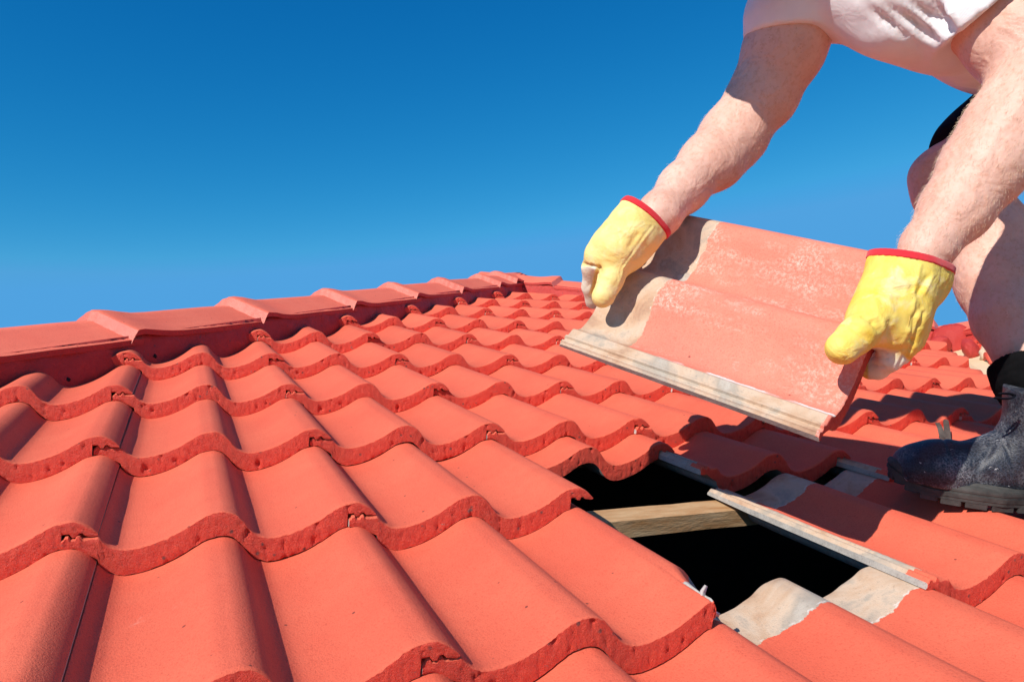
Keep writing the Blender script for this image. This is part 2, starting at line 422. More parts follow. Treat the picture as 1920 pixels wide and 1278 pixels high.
def HL(c,off=0,b=0): return Vector((-1.71+.3*c+.7071*off,.3*c-.7071*off,.3*c*TP+b))
def HR(c,off=0,b=0): return Vector((5.25-.3*c-.7071*off,.3*c-.7071*off,.3*c*TP+b))
dL=HL(1)-HL(0); dR=HR(1)-HR(0)
capc=[3.38,4.41,5.44,6.47,7.52,8.53,9.52,10.56]
nm=['at the very left of the picture','over the left edge of the roof, second up','with the first bright collar from the left','second up with its collar left of centre','third collar up the left hip','fourth collar up the left hip','fifth collar up the left hip','last before the peak']
for i,c in enumerate(capc): place_cap(CAPS[i%3],HL(c,0,.0),dL,'red hip cap on the left hip, '+nm[i])
capr=[6.81,7.84,8.87,9.90,10.93]
nmr=['lowest, beside the far valley','second from the far valley','third from the far valley','second right of the peak','first right of the peak']
for i,c in enumerate(capr): place_cap(CAPS[(i+1)%3],HR(c,0,0),dR,'red angular hip cap on the right hip, '+nmr[i])
# crowning cap where the hips meet
o=place_cap(cap_mesh(9,.30),HL(11.10,0,.006),dL,'short red cap closing the peak where both hips meet')
# wing ridge caps
wx=3.262; wz=.3*6.63*TP
for i in range(5):
    p=Vector((wx,1.02+i*.22+i*.1-.35,wz)); 
    o=place_cap(CAPS[i%3],Vector((wx,.30+i*.36,wz)),Vector((0,1,0)),'red cap on the level far ridge beyond the valley, %s from the front'%ordn[i])
# mortar under the caps: follows the tile waves below
def mortar(name,LP,sgn,c0,c1,label,hi=.0,w=.113):
    V=[];Fc=[];n=int((c1-c0)*60); rows=9
    for i in range(n+1):
        c=c0+(c1-c0)*i/n
        for r in range(rows+1):
            f=r/rows; off=w+.012*f
            b=-.002-f*.115
            e=noise.noise(Vector((c*9,f*3,sgn)))*.006+noise.noise(Vector((c*31,f*9,sgn)))*.0025
            V.append(LP(c,off+e+.004*math.sin(f*3),b+.004))
    for i in range(n):
        for r in range(rows): a=i*(rows+1)+r; Fc.append((a,a+1,a+rows+2,a+rows+1))
    # top and back so it is a solid strip
    k=len(V)
    for i in range(n+1):
        c=c0+(c1-c0)*i/n; V.append(LP(c,0,.0)); 
    for i in range(n): a=i*(rows+1); Fc.append((a,a+rows+1,k+i+1,k+i))
    me=mesh(name,V,Fc); bm=bmesh.new(); bm.from_mesh(me); bmesh.ops.recalc_face_normals(bm,faces=bm.faces); bm.to_mesh(me); bm.free()
    o=link('mortar_bedding',me,None,M_mortar); tag(o,label,'mortar'); return o
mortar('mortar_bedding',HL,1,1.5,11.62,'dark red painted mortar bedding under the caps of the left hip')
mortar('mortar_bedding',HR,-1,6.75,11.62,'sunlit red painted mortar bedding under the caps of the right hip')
def WL(c,off=0,b=0): return Vector((3.262-off,3.3-c,wz+b))
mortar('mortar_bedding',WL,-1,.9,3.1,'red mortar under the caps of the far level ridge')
# lumps of mortar dabbed round the joint ends against the hip are part of the bedding; near-black colour paints the shade of weep holes
M_hole_shade=plain_mat('hole_shade',(.006,.005,.005),(.012,.01,.01))
# ------------------------------------------------------------------ the other slopes, seen only from the side
M_slope=paint_mat('far_slope_paint',raw=False)
def slope_sheet(name,fn,nu,nv,label):
    V=[];Fc=[]
    for i in range(nu+1):
        for j in range(nv+1): V.append(fn(i/nu,j/nv))
    for i in range(nu):
        for j in range(nv): a=i*(nv+1)+j; Fc.append((a,a+1,a+nv+2,a+nv+1))
    o=link(name,mesh(name,V,Fc),None,M_slope); tag(o,kind='structure'); return o
def left_face(s,t):
    # plane mirrored about the left hip: slopes down towards -x
    c=t*11.55; y=.3*c+s*6; h=top(((y/.3*.3)%.15)+.03)
    return Vector((-1.71+.3*c,y,.3*c*TP-.03+h))
slope_sheet('roof_slope',left_face,1200,24,'')
def back_face(s,t):
    c=6.63*(1-t); y=-1.2+s*(3.2+1.2+2); h=top(((y)%.15)+.03)
    return Vector((3.262+.3*6.63*t+.0,y,c*.3*TP-.03+h))
slope_sheet('roof_slope',back_face,900,8,'')
def right_face(s,t):
    c=6.6+(11.55-6.6)*t; x=5.25-.3*c; y=.3*c+s*5; h=top((y%.15)+.03)
    return Vector((x,y,.3*c*TP-.03+h))
slope_sheet('roof_slope',right_face,900,10,'')
# ------------------------------------------------------------------ under the tiles
def box(V,Fc,mn,mx,M=None):
    k=len(V)
    for z in (mn[2],mx[2]):
        for y in (mn[1],mx[1]):
            for x in (mn[0],mx[0]):
                p=Vector((x,y,z)); V.append(M@p if M else p)
    for f in ((0,2,3,1),(4,5,7,6),(0,1,5,4),(2,6,7,3),(0,4,6,2),(1,3,7,5)): Fc.append(tuple(k+i for i in f))
M_void_shade=plain_mat('roof_void_shade',(.010,.009,.008),(.016,.013,.011))  # near-black, so the darkness under the roof is put into the colour
V=[];Fc=[]
for i in range(4): pass
def sheet(name,pts,mat,kind='structure'):
    o=link(name,mesh(name,pts,[(0,1,2,3)],False),None,mat); tag(o,kind=kind); return o
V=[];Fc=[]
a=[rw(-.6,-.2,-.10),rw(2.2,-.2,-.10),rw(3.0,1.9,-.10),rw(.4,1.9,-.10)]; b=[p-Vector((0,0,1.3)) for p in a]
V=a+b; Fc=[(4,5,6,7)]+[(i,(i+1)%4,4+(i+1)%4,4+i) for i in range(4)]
o=link('void_shade_box',mesh('void_shade_box',V,Fc,False),None,M_void_shade); tag(o,kind='structure')  # added dark box that shuts light out below the tiles
M_wood=plain_mat('rough_pine',(.38,.19,.075),(.56,.37,.20),60,.85,((300,.7,.0015),(90,.5,.002)),.2,(.25,1,1))
def beam(name,x0,x1,y0,y1,z0,z1,mat,label,cat,group,frame=FR):
    V=[];Fc=[];n=60
    for i in range(n+1):
        x=x0+(x1-x0)*i/n; j=[noise.noise(Vector((x*25,q*7,0)))*.0014 for q in range(4)]
        for q,(y,z) in enumerate(((y0,z0),(y1,z0),(y1,z1),(y0,z1))): V.append(frame@Vector((x,y+j[q],z+j[q]*.6)))
    for i in range(n):
        for q in range(4): a=i*4+q; b=i*4+(q+1)%4; Fc.append((a,b,b+4,a+4))
    Fc+=[(3,2,1,0),(n*4,n*4+1,n*4+2,n*4+3)]
    me=mesh(name,V,Fc,False); bm=bmesh.new(); bm.from_mesh(me); bmesh.ops.recalc_face_normals(bm,faces=bm.faces); bm.to_mesh(me); bm.free()
    o=link(name,me,None,mat); tag(o,label,cat,group); return o
beam('roof_batten',-.55,2.0,.655,.699,-.094,-.067,M_wood,'pale sawn timber batten crossing the open hole in the roof','batten','timber battens under the tiles')
beam('roof_batten',-.55,2.0,.343,.388,-.100,-.069,M_wood,'timber batten under the bare cream tile head below the hole','batten','timber battens under the tiles')
beam('roof_batten',-.55,2.2,.969,1.014,-.099,-.068,M_wood,'timber batten hidden in shade above the hole','batten','timber battens under the tiles')
FRY=FR@Matrix.Rotation(math.pi/2,4,'Z')
for i,u in enumerate((.01,.60,1.22)):
    beam('rafter',-.2,1.9,-u-.045,-u,-.20,-.0955 if i else -.0955,M_wood,'dim brown rafter just visible at the %s of the hole'%('left edge' if i==1 else 'dark right end') if i else 'rafter under the left of the roof','rafter','rafters under the battens',FRY)
# ------------------------------------------------------------------ valley tray
M_tray=plain_mat('cream_valley_metal',(.72,.52,.30),(.78,.60,.38),20,.5,((80,.2,.001),),.4)
V=[];Fc=[];nn_=60
for i in range(nn_+1):
    c=-2+8.7*i/nn_; x0,y0,z0=VX+.3*c,.3*c,.3*c*TP
    for w_,dz in ((-.13,.0),(-.06,-.0),(0,.0),(.06,.0),(.13,.0)):
        # across the valley: both planes rise away from it
        rise=abs(w_)*.7071*TP
        V.append(Vector((x0+w_*.7071,y0-w_*.7071,z0-.050+rise+ (0.012 if abs(w_)>.1 else 0))))
for i in range(nn_):
    for k in range(4): a=i*5+k; Fc.append((a,a+1,a+6,a+5))
o=link('valley_tray',mesh('valley_tray',V,Fc,False),None,M_tray); tag(o,'cream metal valley tray exposed between the two roof slopes','valley gutter')
M_lump=concrete_mat('broken_mortar',(.55,.36,.24),(.72,.56,.40))
def lump(p,r,seed,mat,label,flat=.6):
    bm=bmesh.new(); bmesh.ops.create_icosphere(bm,subdivisions=4,radius=1)
    for v in bm.verts:
        q=v.co.copy(); rg=.4 if r<.045 else .12; d=1+rg*noise.fractal(q*1.3+Vector((seed*3,0,0)),1,2,3)+.05*noise.noise(q*6+Vector((seed,1,0)))
        v.co=Vector((q.x*d,q.y*d,q.z*d*flat))*r
    me=bpy.data.meshes.new('mortar_lump'); bm.to_mesh(me); bm.free()
    for f in me.polygons: f.use_smooth=True
    o=link('mortar_lump',me,None,mat); o.location=p; o.rotation_euler=(seed,seed*.7,seed*1.3); return o
k=0
for c,off,r,mt,lab in ((6.35,.0,.085,M_mortar,'large red mass of mortar closing the top of the valley'),(6.15,-.06,.05,M_mortar,'smooth red mortar patch where the valley meets the right hip'),(5.75,.03,.05,M_mortar,'red painted mortar lump still stuck at the head of the valley'),(5.45,.06,.034,M_lump,'broken cream mortar lump nearest the valley head'),(5.2,.085,.028,M_mortar,'small red lump of broken mortar in the valley'),(4.75,.075,.026,M_lump,'pale mortar crumb halfway down the exposed valley'),(4.25,-.02,.022,M_lump,'pale mortar crumb low in the exposed valley')):
    k+=1; tag(lump(Vector((VX+.3*c+off*.7071,.3*c-off*.7071,.3*c*TP-.02)),r,k*1.7,mt,lab),lab,'mortar','pieces of broken mortar in the valley')
# ------------------------------------------------------------------ ground far below
M_gr=plain_mat('dry_grass',(.10,.11,.05),(.17,.15,.08),.5)
g=link('ground',mesh('ground',[(-900,-900,-5.5),(900,-900,-5.5),(900,900,-5.5),(-900,900,-5.5)],[(0,1,2,3)],False),None,M_gr); tag(g,kind='structure')
#PERSON
# ------------------------------------------------------------------ signed-distance modelling for soft shapes
def cone(a,b,ra,rb,k=.012): return ('c',np.array(a,float),np.array(b,float),ra,rb,k)
def ell(c,axes,r,k=.012): return ('e',np.array(c,float),np.array(axes,float),np.array(r,float),k)
def chain(pts,k=.012):
    return [cone(p[0],q[0],p[1],q[1],k) for p,q in zip(pts[:-1],pts[1:])]
def pch(pts,k=.012,dr=0):                                   # (px, py, depth, half width in px)
    return chain([(P(x,y,d),px(r,d)+dr) for x,y,d,r in pts],k)
def sdf(prims,Q):
    D=None
    for p in prims:
        if p[0]=='c':
            _,a,b,ra,rb,k=p; ba=b-a; t=np.clip(((Q-a)@ba)/max(ba@ba,1e-12),0,1)
            d=np.linalg.norm(Q-a-t[:,None]*ba,axis=1)-(ra+(rb-ra)*t)
        else:
            _,c,A,r,k=p; L=(Q-c)@A.T; k0=np.linalg.norm(L/r,axis=1); k1=np.linalg.norm(L/(r*r),axis=1); d=k0*(k0-1)/np.maximum(k1,1e-9)
        if D is None: D=d
        else:
            h=np.maximum(k-np.abs(D-d),0)/k; D=np.minimum(D,d)-h*h*k*.25
    return D
def surface(fn,lo,hi,h):
    lo=np.array(lo,float); hi=np.array(hi,float); B=6
    n=np.ceil((hi-lo)/h/B).astype(int)*B+1
    nb=(n-1)//B
    cx=[lo[i]+(np.arange(nb[i])+.5)*B*h for i in range(3)]
    cc=np.stack(np.meshgrid(*cx,indexing='ij'),-1).reshape(-1,3); cd=fn(cc).reshape(nb)
    val=np.empty(n,np.float32)
    big=np.repeat(np.repeat(np.repeat(cd,B,0),B,1),B,2); val[:-1,:-1,:-1]=big; val[-1]=val[-2]; val[:,-1]=val[:,-2]; val[:,:,-1]=val[:,:,-2]
    act=np.argwhere(np.abs(cd)<B*h*1.15); loc=np.stack(np.meshgrid(*[np.arange(B+1)]*3,indexing='ij'),-1).reshape(-1,3)
    for s in range(0,len(act),400):
        I=(act[s:s+400,None,:]*B+loc[None]).reshape(-1,3); v=fn(lo+I*h); val[I[:,0],I[:,1],I[:,2]]=v
    S=val<0
    c=[S[:-1,:-1,:-1],S[1:,:-1,:-1],S[:-1,1:,:-1],S[1:,1:,:-1],S[:-1,:-1,1:],S[1:,:-1,1:],S[:-1,1:,1:],S[1:,1:,1:]]
    sm=sum(x.astype(np.int8) for x in c); cells=np.argwhere((sm>0)&(sm<8)); m=len(cells)
    idx=-np.ones(np.array(n)-1,np.int64); idx[cells[:,0],cells[:,1],cells[:,2]]=np.arange(m)
    acc=np.zeros((m,3)); cnt=np.zeros(m)
    corn=np.array([[0,0,0],[1,0,0],[0,1,0],[1,1,0],[0,0,1],[1,0,1],[0,1,1],[1,1,1]])
    for a,b in ((0,1),(2,3),(4,5),(6,7),(0,2),(1,3),(4,6),(5,7),(0,4),(1,5),(2,6),(3,7)):
        A=cells+corn[a]; Bc=cells+corn[b]; va=val[A[:,0],A[:,1],A[:,2]]; vb=val[Bc[:,0],Bc[:,1],Bc[:,2]]; k=(va<0)!=(vb<0)
        t=(va/(va-vb+1e-20))[:,None]; pnt=A+(Bc-A)*t; acc[k]+=pnt[k]; cnt[k]+=1
    V=lo+acc/cnt[:,None]*h
    Fq=[]
    for ax in range(3):
        o=[i for i in range(3) if i!=ax]; sl0=[slice(None)]*3; sl1=[slice(None)]*3; sl0[ax]=slice(0,-1); sl1[ax]=slice(1,None)
        A=S[tuple(sl0)]; Bc=S[tuple(sl1)]; E=np.argwhere(A!=Bc); E=E[(E[:,o[0]]>0)&(E[:,o[1]]>0)&(E[:,o[0]]<n[o[0]]-1)&(E[:,o[1]]<n[o[1]]-1)]
        q=[]
        for d0,d1 in ((0,0),(1,0),(1,1),(0,1)):
            J=E.copy(); J[:,o[0]]-=d0; J[:,o[1]]-=d1; q.append(idx[J[:,0],J[:,1],J[:,2]])
        q=np.stack(q,1); fl=A[E[:,0],E[:,1],E[:,2]]
        if ax==1: fl=~fl
        q[fl]=q[fl][:,::-1]; Fq.append(q)
    Fq=np.concatenate(Fq); Fq=Fq[(Fq>=0).all(1)]
    for _ in range(3):                                        # pull onto the true surface, relaxing a little
        d=fn(V); e=1e-4; g=np.stack([fn(V+np.eye(3)[i]*e)-d for i in range(3)],1)/e; gn=np.linalg.norm(g,axis=1,keepdims=True); V=V-g/np.maximum(gn*gn,.25)*np.clip(d,-h,h)[:,None]
    return V,Fq[:,::-1],g/np.maximum(gn,1e-6)
def bounds(prims,m=.02):
    L=[];Hh=[]
    for p in prims:
        if p[0]=='c': L+= [p[1]-p[3],p[2]-p[4]]; Hh+=[p[1]+p[3],p[2]+p[4]]
        else: L.append(p[1]-p[3].max()); Hh.append(p[1]+p[3].max())
    return np.min(L,0)-m,np.max(Hh,0)+m
def blob(name,prims,h,mat,parent=None,carve=None,disp=None,keep=None,m=.02):
    lo,hi=bounds(prims,m)
    fn=lambda Q: sdf(prims,Q)
    if carve: f0=fn; fn=lambda Q: np.maximum(f0(Q),carve(Q))
    V,Fq,Nn=surface(fn,lo,hi,h)
    if disp is not None: V=V+Nn*disp(V)[:,None]
    if keep is not None:
        kf=keep(V[Fq].mean(1)); Fq=Fq[kf]; used=np.unique(Fq); r=-np.ones(len(V),int); r[used]=np.arange(len(used)); V=V[used]; Fq=r[Fq]
    me=mesh(name,V,Fq); bm=bmesh.new(); bm.from_mesh(me); bmesh.ops.recalc_face_normals(bm,faces=bm.faces); bm.to_mesh(me); bm.free()
    return link(name,me,parent,mat)
def vnoise(V,s,amp,seed=0,oct_=2):
    return np.array([noise.fractal(Vector(v)*s+Vector((seed,seed*2.,0)),1,2,oct_) for v in V])*amp
# ------------------------------------------------------------------ held tile
RT=np.array([[0.73027766,-0.42627254,-0.53384105],[0.26795551,0.89755253,-0.35014182],[0.62840623,0.11265509,0.76968464]]); TT=np.array([0.79622482,0.41353335,0.14727698])
HM=Matrix([[*(WR@RT)[i],(WR@TT)[i]] for i in range(3)]+[[0,0,0,1]])
held=link('roof_tile',tile_mesh('held_tile_mesh',11,[M_held,butt_mat('held_tile_edge',(.55,.040,.024)),M_raw])); held.matrix_world=HM
tag(held,'weathered red tile with a bare cream head, held up in two yellow gloves','roof tile',None,'thing')
def HT(u,v,h): return np.array(HM@Vector((u,v,h)))
# ------------------------------------------------------------------ person
def skin_mat():
    mt,n,b=newmat('skin',.52,.4); co=N(n,'ShaderNodeTexCoord').outputs['Object']
    a=nz(n,co,14,4,.6); f=nz(n,co,130,3,.6); g=nz(n,co,420,3,.7)
    c=mix(n,ramp(n,a,[(.3,0.),(.7,1.)]),(.68,.37,.27),(.80,.50,.39))
    c=mix(n,ramp(n,f,[(.5,0.),(.68,.38)]),c,(.56,.24,.14))
    vo=N(n,'ShaderNodeTexVoronoi',feature='F1'); vo.inputs['Scale'].default_value=210; n.links.new(co,vo.inputs['Vector'])
    fr=math_(n,'MULTIPLY',ramp(n,vo.outputs['Distance'],[(.16,1.),(.30,0.)]),ramp(n,nz(n,co,60,2),[(.52,0.),(.66,.4)])); c=mix(n,fr,c,(.44,.17,.08))
    n.links.new(c,b.inputs['Base Color']); b.inputs['Subsurface Weight'].default_value=.05; b.inputs['Subsurface Radius'].default_value=(.012,.004,.002); b.inputs['Subsurface Scale'].default_value=.6
    bump(n,b,[(nz(n,co,20,2,.5,1.5),.5,.008),(nz(n,co,70,3),.4,.002),(g,.5,.0009)]); return mt
M_skin=skin_mat()
person=empty('person',tuple(rw(1.45,.5,0)))
tag(person,'crouching roofer in white t-shirt, black shorts, socks and yellow gloves, holding a tile','person',None,'thing')
KB=.020
armR=[(1550,-70,1.27,86),(1492,28,1.285,74),(1470,92,1.295,72),(1430,180,1.31,61),(1370,254,1.31,54),(1326,306,1.275,50),(1281,352,1.24,44),(1236,402,1.19,38),(1195,445,1.175,34)]
armL=[(1765,-95,1.14,98),(1838,-8,1.12,92),(1910,68,1.08,88),(1966,140,1.05,86),(1927,208,1.045,84),(1890,252,1.045,80),(1844,315,1.045,73),(1792,392,1.04,60),(1740,462,1.03,44),(1714,520,1.02,36)]
legL=[(2080,150,1.52,120),(1960,225,1.48,94),(1855,292,1.42,76),(1782,335,1.385,64),(1790,362,1.375,66),(1822,405,1.35,70),(1852,460,1.32,79),(1876,530,1.28,72),(1894,600,1.235,60),(1913,652,1.205,46),(1934,712,1.185,42),(1958,780,1.17,40)]
legR=[(2200,140,1.50,120),(2200,300,1.30,100),(2260,460,1.20,84),(2300,560,1.25,78),(2330,700,1.28,60),(2340,800,1.28,50)]
pel=P(2130,90,1.50); chest=P(1690,-95,1.20); belly=P(1900,0,1.34)
torso=[cone(P(1560,-95,1.28),P(1765,-110,1.17),.080,.080,.05),cone(chest,belly,.135,.130,.06),cone(belly,pel,.130,.145,.06),
       cone(P(1640,-130,1.20),P(1440,-195,1.13),.062,.056,.04)]
headc=P(1352,-228,1.10)
fw=P(1290,-70,1.10)-headc; fw/=np.linalg.norm(fw); upv=headc-P(1640,-130,1.19); upv-=fw*(upv@fw); upv/=np.linalg.norm(upv); sd=np.cross(fw,upv)
HA=np.array([sd,fw,upv])
def hp(x,y,z): return headc+x*sd+y*fw+z*upv
head=[ell(headc,HA,[.074,.095,.112],.03),ell(hp(0,.035,-.07),HA,[.052,.058,.052],.03),cone(hp(0,.088,.01),hp(0,.112,-.028),.010,.014,.012),
      cone(hp(-.022,.096,-.058),hp(.022,.096,-.058),.008,.008,.01),ell(hp(.076,-.005,-.01),HA,[.010,.020,.032],.006),ell(hp(-.076,-.005,-.01),HA,[.010,.020,.032],.006)]
body=torso+head+pch(armR,KB)+pch(armL,KB)+pch(legL,KB)+pch(legR,KB)
# muscle shapes: elbows, calf, knee cap
body+=[cone(P(1386,260,1.31),P(1350,302,1.29),px(46,1.31),px(44,1.29),.03),
       cone(P(1742,330,1.37),P(1748,360,1.365),px(30,1.37),px(26,1.36),.03),
       cone(P(1900,455,1.34),P(1915,520,1.30),px(52,1.34),px(40,1.3),.04)]
bodyo=blob('body',body,.0075,M_skin,person,m=.01)
M_hairc=plain_mat('short_ginger_hair',(.20,.09,.035),(.34,.17,.07),60,.7,((500,.9,.003),(160,.6,.003)),.3)
blob('hair',[ell(hp(0,-.006,.012),HA,[.079,.098,.108],.02)],.005,M_hairc,person,carve=lambda Q:-np.minimum(np.minimum(0*Q[:,0]+1,1),((Q-hp(0,.062,.035))@(-.62*fw+.78*upv)))*1.0,disp=lambda V:vnoise(V,60,.003,4,2))
M_eye=plain_mat('eye_white',(.75,.72,.70),(.8,.78,.76),10,.2); M_iris=plain_mat('blue_iris',(.03,.07,.12),(.04,.10,.16),10,.2); M_lip=plain_mat('lips',(.45,.16,.13),(.50,.20,.16),60,.5)
for sx in (-1,1):
    ey=blob('eye',[ell(hp(sx*.032,.083,.012),HA,[.012,.010,.006],.002)],.0015,M_eye,person); blob('iris',[ell(hp(sx*.032,.0925,.011),HA,[.0045,.002,.0045],.001)],.0008,M_iris,ey)
    blob('eyebrow',[cone(hp(sx*.018,.092,.032),hp(sx*.046,.080,.034),.0035,.0025)],.0015,M_hairc,person)
blob('mouth',[cone(hp(-.018,.0985,-.058),hp(.018,.0985,-.058),.0045,.0045)],.0015,M_lip,person)
# --- cloth
def cloth_mat(name,c0,c1,rough=.85,tr=0):
    mt,n,b=newmat(name,rough,.25); co=N(n,'ShaderNodeTexCoord').outputs['Object']
    w=N(n,'ShaderNodeTexWave'); w.inputs['Scale'].default_value=320; w.inputs['Distortion'].default_value=2; n.links.new(co,w.inputs['Vector'])
    c=mix(n,ramp(n,nz(n,co,25,3),[(.3,0.),(.7,1.)]),c0,c1); n.links.new(c,b.inputs['Base Color'])
    b.inputs['Sheen Weight'].default_value=.2 if c0[0]>.1 else 0; b.inputs['Specular IOR Level'].default_value=.25 if c0[0]>.1 else .08
    if tr: b.inputs['Subsurface Weight'].default_value=tr; b.inputs['Subsurface Radius'].default_value=(.03,.015,.012)
    bump(n,b,[(nz(n,co,30,3,.5,.6),.5,.004),(w.outputs['Fac'],.15,.0004)]); return mt
M_shirt=cloth_mat('white_cotton',(.80,.77,.77),(.86,.84,.84),.9,.12); M_black=cloth_mat('black_cloth',(.004,.005,.009),(.007,.008,.014)); M_sock=cloth_mat('black_knit',(.003,.003,.0035),(.006,.006,.007))
def along(a,b):
    a=np.array(a);b=np.array(b);d=b-a;L=np.linalg.norm(d);return a,d/L,L
def folds(V,a,b,freq,amp,seed=0,tw=0):
    A,d,L=along(a,b); W=V-A; s=W@d; Rr=W-s[:,None]*d; e1=np.cross(d,[.3,.2,.9]); e1/=np.linalg.norm(e1); e2=np.cross(d,e1)
    th=np.arctan2(Rr@e2,Rr@e1); nzv=vnoise(V,7,1.,seed,2); return amp*np.sin(freq*th+tw*s+2.5*nzv)*(.5+.5*vnoise(V,4,1,seed+3,1))
torso_c=[cone(P(1560,-92,1.28),P(1765,-105,1.17),.096,.096,.05),cone(chest,belly,.150,.146,.06),cone(belly,pel,.146,.160,.06)]
# lower edge of the hanging shirt follows the photo: extra cloth below chest and belly
torso_c+=pch([(1600,-22,1.23,60),(1700,16,1.17,70),(1790,42,1.18,74),(1850,58,1.25,72),(1960,70,1.36,80)],.06)
slR=pch([(1550,-80,1.27,100),(1502,-10,1.28,84),(1491,30,1.285,81),(1482,60,1.29,82)],.03)
slL=pch([(1757,-100,1.14,112),(1815,-32,1.125,106),(1850,5,1.11,108),(1885,42,1.09,112)],.03)
def half(pt,nrm): pt=np.array(pt);nrm=np.array(nrm)/np.linalg.norm(nrm); return lambda Q:(Q-pt)@nrm
hemR=half(P(1490,34,1.20),P(1484,100,1.205)-P(1490,0,1.2))
hemL=half(P(1830,36,1.03),P(1905,108,1.03)-P(1840,40,1.035))
sR0=lambda Q:np.maximum(sdf(slR,Q),hemR(Q)); sL0=lambda Q:np.maximum(sdf(slL,Q),hemL(Q))
def shirt_fn(Q):
    a=sdf(torso_c,Q); b=sR0(Q); c=sL0(Q)
    def sm(x,y,k): h=np.maximum(k-np.abs(x-y),0)/k; return np.minimum(x,y)-h*h*k*.25
    return sm(sm(a,b,.02),c,.02)
lo,hi=bounds(torso_c+slR+slL,.02)
V,Fq,Nn=surface(shirt_fn,lo,hi,.006)
hd=np.minimum(np.abs(hemR(V)),np.abs(hemL(V)))
amp=np.clip(hd/.03,.12,1)
def smv(x): return x
fo=folds(V,P(1560,-60,1.27),P(1900,60,1.32),5,.005,1,14)+vnoise(V,14,.002,4,2)
# long diagonal creases running from the near armpit to the belly
cr=np.zeros(len(V))
for (x0,y0,x1,y1,w_,a_) in ((1640,-10,1770,90,9,.012),(1690,-15,1800,80,8,.012),(1730,-20,1830,110,9,.014),(1600,-10,1700,72,7,.008),(1770,0,1800,60,8,-.008),(1660,0,1760,100,6,-.007)):
    Lc=(V-CW)@RW.T; X=CX+F*Lc[:,0]/Lc[:,2]; Y=CY+F*Lc[:,1]/Lc[:,2]
    dx,dy=x1-x0,y1-y0; L=math.hypot(dx,dy); t=np.clip(((X-x0)*dx+(Y-y0)*dy)/L/L,0,1); dd=np.hypot(X-x0-t*dx,Y-y0-t*dy); cr-=a_*1.3*np.exp(-(dd/w_)**2)*np.sin(np.pi*np.clip(t,.02,1))**.5*(Lc[:,2]<1.29)
V=V+Nn*((fo+cr)*amp)[:,None]
me=mesh('shirt',V,Fq); bm=bmesh.new(); bm.from_mesh(me); bmesh.ops.recalc_face_normals(bm,faces=bm.faces); bm.to_mesh(me); bm.free()
shirt=link('shirt',me,person,M_shirt)
# shorts
sh=pch([(2130,100,1.55,150),(2080,150,1.52,140),(1960,210,1.475,110),(1875,262,1.425,90),(1834,290,1.41,84)],.04)+pch([(2130,100,1.55,150),(2200,140,1.50,140),(2200,260,1.35,120)],.04)+[cone(belly+(pel-belly)*.6,pel,.165,.17,.05)]
hm=half(P(1800,275,1.40),P(1782,335,1.385)-P(1960,190,1.48)+(P(0,10,1.4)-P(0,0,1.4))*2)
blob('shorts',sh,.008,M_black,person,carve=lambda Q:np.where(np.linalg.norm(Q-P(2200,140,1.5),axis=1)<.3,-1,hm(Q)),disp=lambda V:vnoise(V,9,.006,3,2))
# socks
def ring_ribs(V,a,b,amp,per):
    A,d,L=along(a,b); W=V-A; s=W@d; Rr=W-s[:,None]*d; e1=np.cross(d,[.3,.2,.9]); e1/=np.linalg.norm(e1); e2=np.cross(d,e1); return amp*np.sin(np.arctan2(Rr@e2,Rr@e1)*per)
sk_=pch([(1911,648,1.20,60),(1918,672,1.19,60),(1934,712,1.178,62),(1958,775,1.165,56)],.01)+pch([(1908,640,1.205,63),(1912,652,1.20,63)],.004)
sc_=half(P(1885,644,1.14),P(1904,600,1.22)-P(1930,700,1.17))
blob('sock',sk_,.003,M_sock,person,carve=lambda Q:sc_(Q),disp=lambda V:ring_ribs(V,P(1911,640,1.20),P(1940,740,1.16),.0006,90)+vnoise(V,30,.0015,2))
# ------------------------------------------------------------------ boot
toe=np.array([1.128,.578,-.017]); heel=np.array([1.366,.389,-.006])
fx=toe-heel; FLn=np.linalg.norm(fx); fx/=FLn; fz=np.array([0,0,1.]); fz-=fx*(fz@fx); fy=np.cross(fz,fx)
FA=WR@np.array([fx,fy,fz]).T; F0=WR@(heel+np.array([0,0,.004]))
def fp(x,y,z): return F0+FA@np.array([x,y,z])
FL=.305
def boot_mat():
    mt,n,b=newmat('scuffed_black_leather',.42,.5); co=N(n,'ShaderNodeTexCoord').outputs['Object']
    vo=N(n,'ShaderNodeTexVoronoi',feature='DISTANCE_TO_EDGE'); vo.inputs['Scale'].default_value=230; n.links.new(co,vo.inputs['Vector'])
    cell=ramp(n,vo.outputs['Distance'],[(.0,0.),(.12,1.)])
    dust=math_(n,'MULTIPLY',ramp(n,nz(n,co,16,4,.6),[(.46,0.06),(.66,1.)]),ramp(n,nz(n,co,330,4,.75),[(.42,0.),(.66,1.)]))
    c=mix(n,dust,(.007,.009,.016),(.27,.28,.30)); c=mix(n,math_(n,'MULTIPLY',math_(n,'SUBTRACT',1.,cell),.22),c,(.10,.13,.20))
    sp=ramp(n,nz(n,co,75,3,.6,1.5),[(.68,0.),(.70,1.)]); c=mix(n,math_(n,'MULTIPLY',sp,.75),c,(.62,.62,.62))
    n.links.new(c,b.inputs['Base Color']); n.links.new(ramp(n,dust,[(0.,.48),(1.,.95)]),b.inputs['Roughness'])
    bump(n,b,[(cell,.3,.0005),(nz(n,co,60,3),.25,.0015)]); return mt
M_boot=boot_mat()
M_sole=plain_mat('dusty_rubber_sole',(.010,.010,.010),(.085,.08,.072),26,.7,((260,.5,.001),),.4)
